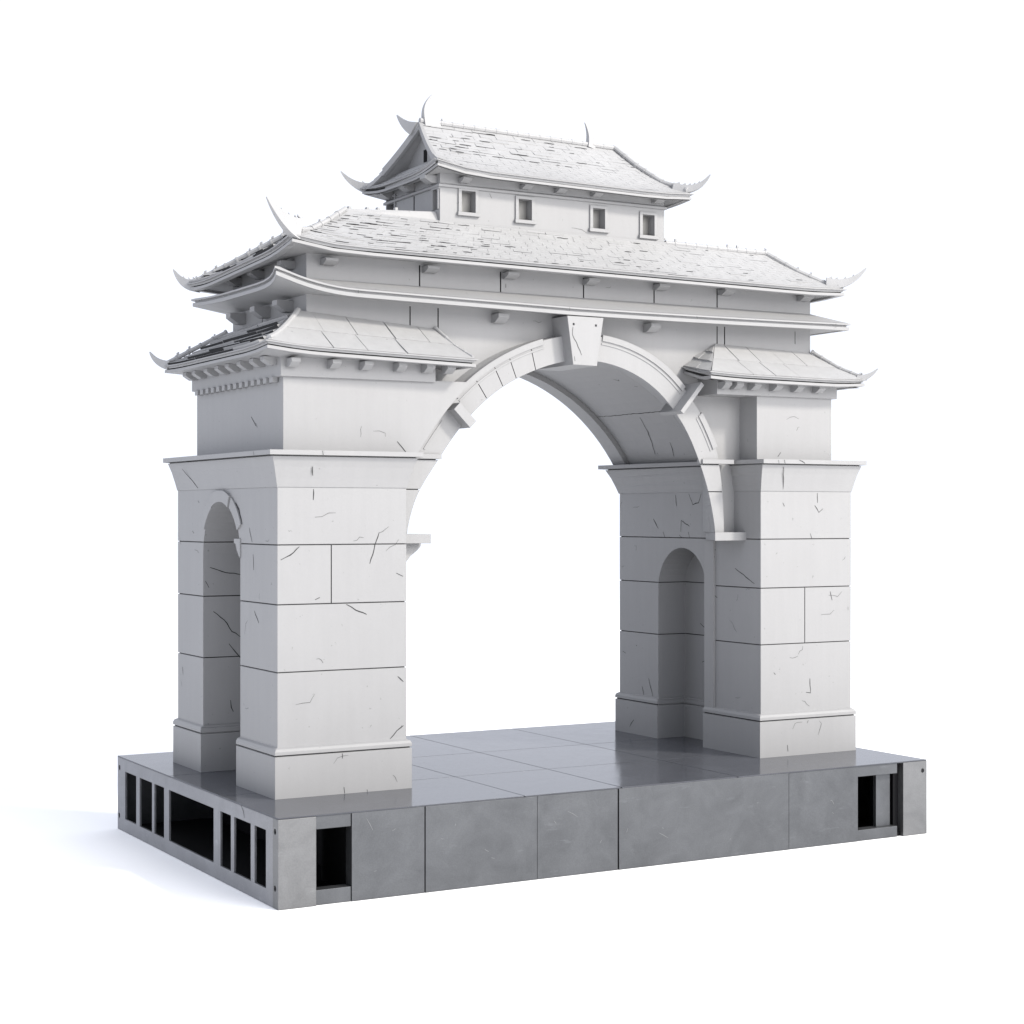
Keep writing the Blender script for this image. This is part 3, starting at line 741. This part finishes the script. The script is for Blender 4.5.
for (a, b, z0, z1) in LW:
    m = MB(); x0, x1 = UX0 - 0.02, UX0 + 0.003
    m.box(x0, x1, a - F, b + F, z1, z1 + F*0.7); m.box(x0, x1, a - F*0.6, a, z0, z1); m.box(x0, x1, b, b + F*0.6, z0, z1)
    w = part(m, 'window', STONE, gate)
    p = MB(); p.box(UX0 + 0.075, UX0 + 0.09, a + 0.002, b - 0.002, z0 + 0.002, z1 - 0.002); p.box(UX0 + 0.03, UX0 + 0.05, (a + b)/2 - 0.012, (a + b)/2 + 0.012, z0, z1); part(p, 'pane', DARK, w)
m = MB()
m.sweep(rect(UX0, UX1, UY0, UY1), [(0.001, 8.520), (0.03, 8.525), (0.03, 8.555), (0.0, 8.575), (-0.05, 8.575), (-0.05, 8.52)])
part(m, 'moulding', STONE, uo)
m = MB()
m.sweep(rect(UX0, UX1, UY0, UY1), [(0.001, 8.02), (0.02, 8.02), (0.02, 8.075), (0.001, 8.08), (-0.05, 8.08), (-0.05, 8.02)])
part(m, 'base_course', STONE, uo)
for x in (3.50, 4.42, 4.95, 5.52, 6.52): bracket(uo, x, 2.302, 8.655, 0.13, 0.15, 0.06)
for y in (2.45, 3.1, 3.75): bracket(uo, 3.172, y, 8.68, 0.15, 0.18, 0.10, 'l')

# ------------------------------------------------------------------ upper roof: hip and gable
cu = [(3.02, 2.06, 8.745), (6.92, 2.04, 8.695), (6.92, 4.14, 8.70), (2.95, 4.16, 8.715)]
lu = [0.085, 0.04, 0.04, 0.08]
A_, B_ = cu[0], cu[1]
m = MB()
am2 = lambda u: 1.0 if u < 0.45 else (0.55 if u < 0.7 else 0.3)
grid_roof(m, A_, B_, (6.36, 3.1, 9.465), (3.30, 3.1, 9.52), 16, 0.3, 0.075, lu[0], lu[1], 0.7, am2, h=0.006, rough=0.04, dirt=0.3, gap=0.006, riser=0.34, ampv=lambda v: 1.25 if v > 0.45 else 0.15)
grid_roof(m, (6.59, 3.72, 8.98), (3.06, 3.72, 8.99), (3.26, 3.1, 9.52), (6.36, 3.1, 9.465), 6, 0.4, 0.02)
grid_roof(m, cu[1], cu[2], (6.36, 3.1, 9.465), (6.36, 3.1, 9.465), 8, 0.4, 0.075, lu[1], lu[2], 0.7)
grid_roof(m, cu[2], cu[3], (3.06, 3.72, 8.99), (6.59, 3.72, 8.98), 4, 0.4, 0.01, lu[2], lu[3], 0.7)
uro = part(m, 'upper_roof', TILE, gate)
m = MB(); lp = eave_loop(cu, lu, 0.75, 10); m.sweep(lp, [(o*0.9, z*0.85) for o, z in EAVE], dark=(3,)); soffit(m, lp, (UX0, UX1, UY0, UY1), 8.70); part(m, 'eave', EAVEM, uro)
# gables with a low pent roof below
for (xg, xe, sx) in [(3.37, 2.99, -1)]:
    m = MB()
    tri = [(2.40, 8.78), (3.95, 8.76), (3.69, 8.98), (3.1, 9.44)]
    m.prism(tri, lambda p, k: (xg - sx*(0.08 if k else 0.0), p[0], p[1]))
    gb = part(m, 'gable', STONE, uro)
    if sx < 0:
        m = MB(); m.box(xg - 0.012, xg + 0.01, 3.06, 3.14, 9.0, 9.16); part(m, 'gable_vent', DARK, gb)
    m = MB()
    ya, yb = (4.14, 2.08) if sx < 0 else (2.06, 4.12)
    za, zb = (8.715, 8.745) if sx < 0 else (8.695, 8.70)
    grid_roof(m, (xe, ya, za), (xe, yb, zb), (xg - 0.1*(sx < 0), yb + (0.28 if sx < 0 else -0.42), 8.94), (xg - 0.1*(sx < 0), ya - (0.42 if sx < 0 else -0.28), 8.94), 3, 0.3, 0.02, 0.08, 0.08, 0.7, h=0.014)
    part(m, 'pent_roof', TILE, uro)
    m = MB()    # verge boards under the tiles
    for (ye, s2) in [(2.10, 1), (4.10, -1)]:
        xs_ = 3.22 if sx < 0 else 6.76
        prev = None; pv = []
        for k in range(9):
            u = k/8; y = ye + (3.1 - ye)*u; z = 8.80 + (9.51 - 8.80)*u - 0.075*4*u*(1 - u)*0.9
            if s2 < 0: y = 3.74 + (3.1 - 3.74)*u; z = 8.97 + 0.54*u - 0.02*4*u*(1 - u)
            xx = (3.06 + 0.23*u) if sx < 0 else (6.90 - 0.17*u)
            pv.append((xx, y, z))
        for a, b in zip(pv, pv[1:]):
            m.hexa([(a[0] - 0.025, a[1], a[2] - 0.085), (a[0] + 0.025, a[1], a[2] - 0.085), (b[0] + 0.025, b[1], b[2] - 0.085), (b[0] - 0.025, b[1], b[2] - 0.085),
                    (a[0] - 0.025, a[1], a[2] + 0.02), (a[0] + 0.025, a[1], a[2] + 0.02), (b[0] + 0.025, b[1], b[2] + 0.02), (b[0] - 0.025, b[1], b[2] + 0.02)])
    part(m, 'verge_board', EAVEM, uro)
for (xa, xb) in ((3.20, 2.97), (6.59, 6.90)):
    m = MB(); ridge_roll(m, [(xa, 3.68, 9.02), (xa + (xb - xa)*0.5, 3.92, 8.86), (xb, 4.13, 8.80)], 0.03, 0.2); part(m, 'ridge', TILE, uro)
m = MB(); ridge_roll(m, [(3.28, 3.1, 9.545), (4.8, 3.1, 9.515), (6.37, 3.1, 9.49)], 0.036, 0.12, spikes=0.06); part(m, 'ridge', TILE, uro)
m = MB(); ridge_roll(m, [(6.36, 3.08, 9.49), (6.53, 2.77, 9.20), (6.72, 2.42, 8.93), (6.90, 2.07, 8.78)], 0.034, 0.25); part(m, 'ridge', TILE, uro)
for pts_, h0, w0, sp in [
        (bez((3.12, 4.06, 8.68), (2.98, 4.20, 8.70), (2.80, 4.32, 8.80), (2.70, 4.37, 9.02)), 0.15, 0.07, 2),
        (bez((6.76, 2.24, 8.76), (6.95, 2.05, 8.70), (7.08, 1.93, 8.80), (7.14, 1.86, 8.98)), 0.11, 0.06, 5),
        (bez((3.34, 3.1, 9.46), (3.33, 3.1, 9.62), (3.28, 3.1, 9.74), (3.46, 3.1, 9.91)), 0.21, 0.07, 0),
        (bez((5.90, 3.1, 9.46), (5.93, 3.1, 9.58), (5.92, 3.1, 9.68), (5.865, 3.1, 9.80)), 0.10, 0.06, 0),
        (bez((3.24, 3.22, 9.36), (3.20, 3.30, 9.42), (3.17, 3.42, 9.50), (3.15, 3.53, 9.68)), 0.16, 0.06, 0)]:
    m = MB(); horn(m, pts_, h0, w0, sp); part(m, 'finial', TILE, uro)

# ------------------------------------------------------------------ fissures and chips
mark(pl, [(p, FR) for p in [
    [(0.953, Y0, 4.60), (0.957, Y0, 4.548), (0.949, Y0, 4.471)], [(1.803, Y0, 4.085), (1.749, Y0, 3.936), (1.679, Y0, 3.713)],
    [(1.374, Y0, 3.235), (1.496, Y0, 3.165), (1.638, Y0, 3.109)], [(0.541, Y0, 3.772), (0.658, Y0, 3.828), (0.775, Y0, 3.926)],
    [(1.948, Y0, 1.606), (2.04, Y0, 1.695), (2.125, Y0, 1.755)], [(2.05, Y0, 2.351), (2.125, Y0, 2.284)], [(2.031, Y0, 3.595), (2.12, Y0, 3.555)],
    [(1.033, Y0, 3.325), (0.973, Y0, 3.30)]]] +
    [(p, LF) for p in [[(0.5, 2.128, 4.14), (0.5, 2.086, 4.047), (0.5, 2.035, 3.97)], [(0.5, 2.005, 3.823), (0.5, 1.984, 3.636)], [(0.5, 1.964, 3.15), (0.5, 1.823, 3.008)],
    [(0.5, 4.155, 4.087), (0.5, 4.095, 4.055)], [(0.5, 3.94, 4.48), (0.5, 3.892, 4.448)], [(0.5, 4.547, 2.285), (0.5, 4.522, 2.183)]]] +
    [(p, FR) for p in [[(0.593, 3.75, 3.62), (0.806, 3.75, 3.55), (1.02, 3.75, 3.52)], [(0.53, 3.75, 3.446), (0.577, 3.75, 3.36)],
    [(0.636, 3.75, 3.052), (0.784, 3.75, 2.935), (0.891, 3.75, 2.79), (1.02, 3.75, 2.704)], [(0.848, 3.75, 2.629), (0.934, 3.75, 2.525), (1.028, 3.75, 2.419)],
    [(0.87, 3.75, 1.899), (0.878, 3.75, 1.805), (0.908, 3.75, 1.747)]]])
mark(pr_, [(p, FR) for p in [
    [(8.5, Y0, 4.597), (8.505, Y0, 4.463)], [(8.454, Y0, 4.427), (8.528, Y0, 4.329), (8.602, Y0, 4.383)], [(8.728, Y0, 3.231), (8.763, Y0, 3.109)],
    [(8.369, Y0, 2.037), (8.38, Y0, 1.836), (8.301, Y0, 1.849)], [(7.742, Y0, 2.145), (7.77, Y0, 2.117)], [(7.897, Y0, 4.461), (7.925, Y0, 4.413)], [(8.374, Y0, 4.04), (8.403, Y0, 3.973)]]] +
    [(p, LF) for p in [[(7.52, 3.817, 4.236), (7.52, 3.69, 4.094)], [(7.52, 3.113, 4.051), (7.52, 3.105, 4.214), (7.52, 2.896, 4.131)], [(7.52, 3.153, 4.004), (7.52, 3.097, 3.97)],
    [(7.52, 2.928, 4.052), (7.52, 2.896, 3.97)], [(7.52, 3.251, 4.589), (7.52, 3.218, 4.425)], [(7.52, 2.912, 4.6), (7.52, 2.817, 4.446), (7.52, 2.675, 4.468), (7.52, 2.612, 4.6)],
    [(7.52, 2.43, 3.723), (7.52, 2.40, 3.779), (7.52, 2.264, 3.805)], [(7.52, 1.814, 3.557), (7.52, 1.616, 3.465), (7.52, 1.377, 3.358)], [(7.52, 2.403, 3.214), (7.52, 2.226, 3.13)],
    [(7.52, 4.117, 1.726), (7.52, 4.073, 1.60)], [(7.52, 3.945, 1.86), (7.52, 3.885, 1.721), (7.52, 3.834, 1.60)], [(7.52, 4.645, 2.221), (7.52, 4.564, 2.192)],
    [(7.52, 4.282, 2.338), (7.52, 4.256, 2.32)], [(7.52, 3.565, 4.047), (7.52, 3.515, 3.965)]]] +
    [(p, LF) for p in [[(8.0, 3.30, 2.70), (8.0, 3.1, 2.60), (8.0, 2.9, 2.50)], [(8.0, 3.25, 2.132), (8.0, 2.95, 2.266), (8.0, 2.75, 2.44)], [(8.0, 3.0, 2.48), (8.0, 3.05, 2.30)]]])
mark(pl_i, [(p, LF) for p in [[(0.395, 4.263, 4.90), (0.46, 4.081, 4.757), (0.485, 3.901, 4.64)]]] +
     [([(0.907, 1.165, 4.86), (0.922, 1.19, 4.755)], FR), ([(1.0, 1.085, 5.045), (1.01, 1.085, 4.995)], FR), ([(0.345, 1.6, 5.045), (0.345, 1.58, 4.995)], LF)])
mark(pr_i, [(p, FR) for p in [[(7.80, 1.085, 5.045), (7.815, 1.085, 4.995)], [(7.83, 1.138, 4.95), (7.86, 1.18, 4.80), (7.892, 1.23, 4.64)], [(7.70, 1.085, 5.04), (7.71, 1.085, 4.996)], [(8.06, 1.085, 5.045), (8.16, 1.085, 5.0)]]])
mark(pl_p, [(p, FR) for p in [[(1.32, 1.19, 1.08), (1.33, 1.19, 1.005)], [(1.62, 1.19, 1.03), (1.625, 1.19, 1.003)], [(1.3, 1.19, 1.48), (1.3, 1.19, 1.42)]]])
mark(pr_p, [(p, FR) for p in [[(7.936, 1.19, 1.152), (7.947, 1.19, 1.063)], [(8.3, 1.19, 1.47), (8.28, 1.19, 1.43)]]] + [([(7.47, 4.378, 1.095), (7.47, 4.334, 1.148), (7.47, 4.264, 1.214)], LF)])
mark(tl, [([(2.16, 1.48, 5.19), (2.23, 1.48, 5.12), (2.28, 1.48, 5.06)], FR), ([(0.67, 2.5, 5.50), (0.67, 2.35, 5.38)], LF), ([(0.67, 2.36, 5.42), (0.67, 2.30, 5.36)], LF)])
mark(tr_, [([(8.0, 1.48, 5.10), (8.05, 1.48, 5.16)], FR)])
mark(tr_e, [([(7.3, 1.43, 6.05), (7.31, 1.43, 6.0)], FR)])
mark(ko, [([(4.67, KY, 6.72), (4.66, KY, 6.62), (4.72, KY, 6.52), (4.80, KY, 6.36)], FR), ([(4.69, KY, 6.34), (4.70, KY, 6.28)], FR)], 0.009)
mark(wo, [(p, FR) for p in [[(5.16, 1.87, 6.70), (5.22, 1.87, 6.76)], [(5.18, 1.87, 6.66), (5.26, 1.87, 6.72)], [(3.9, 1.87, 7.27), (3.9, 1.87, 7.22)], [(5.15, 1.87, 7.09), (5.18, 1.87, 7.06)], [(5.15, 1.87, 6.56), (5.22, 1.87, 6.56)]]])
def vault(b, y): return (CX + (BR - 0.001)*math.cos(R(b)), y, BZ + (BR - 0.001)*math.sin(R(b)))
mark(wo, [([vault(48.5, y) for y in (2.56, 3.0, 3.5, 4.0, 4.34)], (-0.66, 0, -0.75)),
          ([vault(47, 3.30), vault(42, 3.38), vault(38, 3.47), vault(34.5, 3.56)], (-0.75, 0, -0.66)), ([vault(38, 3.02), vault(36, 3.06), vault(33.5, 3.12)], (-0.8, 0, -0.6)),
          ([vault(63, 2.9), vault(62, 2.84), vault(62.6, 2.80)], (-0.45, 0, -0.9)), ([vault(59, 2.66), vault(58.5, 2.6)], (-0.5, 0, -0.86))])
mark(uo, [([(3.9, 2.30, 8.50), (3.93, 2.30, 8.44)], FR), ([(4.35, 2.30, 8.09), (4.38, 2.30, 8.05)], FR)], 0.009)
mark(sko, [(p, FR) for p in [[(1.62, 1.44, 7.0), (1.62, 1.44, 6.96)], [(4.6, 1.44, 6.965), (4.6, 1.44, 6.92)], [(6.6, 1.44, 6.965), (6.61, 1.44, 6.93)], [(9.0, 1.44, 6.99), (9.0, 1.44, 6.93)]]], 0.008)

def hairlines(o, ax, val, ra, rb, count, skip=()):
    # short fine fissures with the odd fork on one flat face
    lst = []
    for _ in range(count):
        a, b = rng.uniform(*ra), rng.uniform(*rb)
        if any(s0 <= a <= s1 and t0 <= b <= t1 for (s0, s1, t0, t1) in skip): continue
        th = rng.choice([rng.uniform(-0.5, 0.5), rng.uniform(0.9, 2.2)]); L = rng.uniform(0.04, 0.28); p = []
        for k in range(4):
            aa, bb = a + math.cos(th)*L*k/3, b + math.sin(th)*L*k/3; th += rng.uniform(-0.35, 0.35)
            aa, bb = min(max(aa, ra[0]), ra[1]), min(max(bb, rb[0]), rb[1])
            p.append((aa, val, bb) if ax == 'y' else (val, aa, bb))
        lst.append((p, FR if ax == 'y' else LF))
    mark(o, lst, rng.uniform(0.0035, 0.006))
hairlines(pl, 'y', Y0, (0.56, 2.1), (1.65, 4.55), 7)
hairlines(pl, 'x', 0.50, (1.28, 2.38), (1.65, 4.55), 4)
hairlines(pl, 'x', 0.50, (3.9, 4.7), (1.65, 4.55), 3)
hairlines(pr_, 'y', Y0, (7.58, 9.05), (1.65, 4.55), 7)
hairlines(pr_, 'x', 7.52, (1.28, 2.25), (1.65, 3.9), 4)
hairlines(pr_, 'x', 7.52, (3.75, 4.7), (1.65, 4.55), 4)
hairlines(tl, 'y', 1.48, (0.72, 2.0), (5.1, 5.85), 2)
hairlines(tr_, 'y', 1.48, (7.7, 8.9), (5.1, 5.85), 2)
hairlines(wo, 'y', 1.87, (3.2, 8.6), (6.72, 7.4), 4, [(4.4, 5.4, 6, 7)])
hairlines(pl_p, 'y', 1.19, (0.5, 2.15), (1.03, 1.45), 2)
hairlines(pr_p, 'y', 1.19, (7.52, 9.1), (1.03, 1.45), 2)
hairlines(uo, 'y', UY0, (3.8, 6.2), (8.1, 8.5), 2, [(4.25, 4.62, 8, 9), (5.4, 5.8, 8, 9)])

arc_ = lambda a0, a1: [(0.50, 3.09 + 0.82*math.cos(R(a0 + (a1 - a0)*k/5)), 3.80 + 0.82*math.sin(R(a0 + (a1 - a0)*k/5))) for k in range(6)]
mark(pl, [(arc_(128, 152), LF), (arc_(38, 60), LF)], 0.03)
SCUFF = plain_mat('pale_scuff', (0.165, 0.167, 0.172), 0.5)
for o in [c for c in ped.children if c.name.startswith('front_panel')]:      # bare scratches on the dark panels
    xs_ = [v.co.x for v in o.data.vertices]; y_ = min(v.co.y for v in o.data.vertices); x0_, x1_ = min(xs_), max(xs_); lst = []
    for _ in range(int(2 + 1.5*(x1_ - x0_))):
        x, z = rng.uniform(x0_ + 0.08, x1_ - 0.25), rng.uniform(0.12, 0.8); th = rng.choice([rng.uniform(0.9, 1.3), rng.uniform(-0.6, 0.5), rng.uniform(2.0, 2.6)]); L = rng.choice([0.03, 0.05, 0.07, 0.16])
        lst.append(([(x, y_, z), (x + 0.5*L*math.cos(th), y_, z + 0.5*L*math.sin(th)), (x + L*math.cos(th + 0.05), y_, z + L*math.sin(th + 0.05))], FR))
    mark(o, lst, 0.006, SCUFF)

# parent every part, keeping it where it was built
for o, par in PARTS:
    if par is gate or par is None:
        o.parent = gate; o.matrix_parent_inverse.identity(); o.location = -gate_off
for o, par in PARTS:
    if par is not gate and par is not None:
        o.parent = par; o.matrix_parent_inverse.identity(); o.location = (0, 0, 0)

# ================================================================== light, world, camera
w = bpy.data.worlds.new('World'); sc.world = w; w.use_nodes = True
bg = w.node_tree.nodes['Background']; bg.inputs[0].default_value = (1.0, 1.045, 1.17, 1); bg.inputs[1].default_value = 1.055
ctr = Vector((4.7, 3.0, 4.5))
def lamp(name, az, el, dist, size, energy, color):
    az, el = R(az), R(el)
    d = Vector((math.sin(az)*math.cos(el), -math.cos(az)*math.cos(el), math.sin(el)))
    ld = bpy.data.lights.new(name, 'AREA'); ld.shape = 'DISK'; ld.size = size; ld.energy = energy; ld.color = color
    lo = bpy.data.objects.new(name, ld); col.objects.link(lo)
    lo.location = ctr + d*dist; lo.rotation_euler = (-d).to_track_quat('-Z', 'Y').to_euler()
lamp('key_lamp', 35, 36, 70, 9, 55500, (1.0, 0.95, 0.87))
lamp('added_front_fill', 14, 22, 70, 38, 34000, (1.0, 0.97, 0.93))  # unseen lamp added to lift the front faces

cd = bpy.data.cameras.new('camera'); cam = bpy.data.objects.new('camera', cd); col.objects.link(cam); sc.camera = cam
cam.location = (-7.2812, -17.9172, 4.2945); cam.rotation_euler = (R(90), 0, -0.5179)
cd.sensor_width = 36; cd.lens = 36*1765.8/1024; cd.shift_y = 3.0/1024; cd.clip_end = 2000
sc.view_settings.view_transform = 'Standard'; sc.view_settings.look = 'None'; sc.view_settings.exposure = 0; sc.view_settings.gamma = 1
sc.view_settings.use_curve_mapping = False
sc.render.engine = 'CYCLES'; sc.cycles.max_bounces = 8; sc.cycles.diffuse_bounces = 5
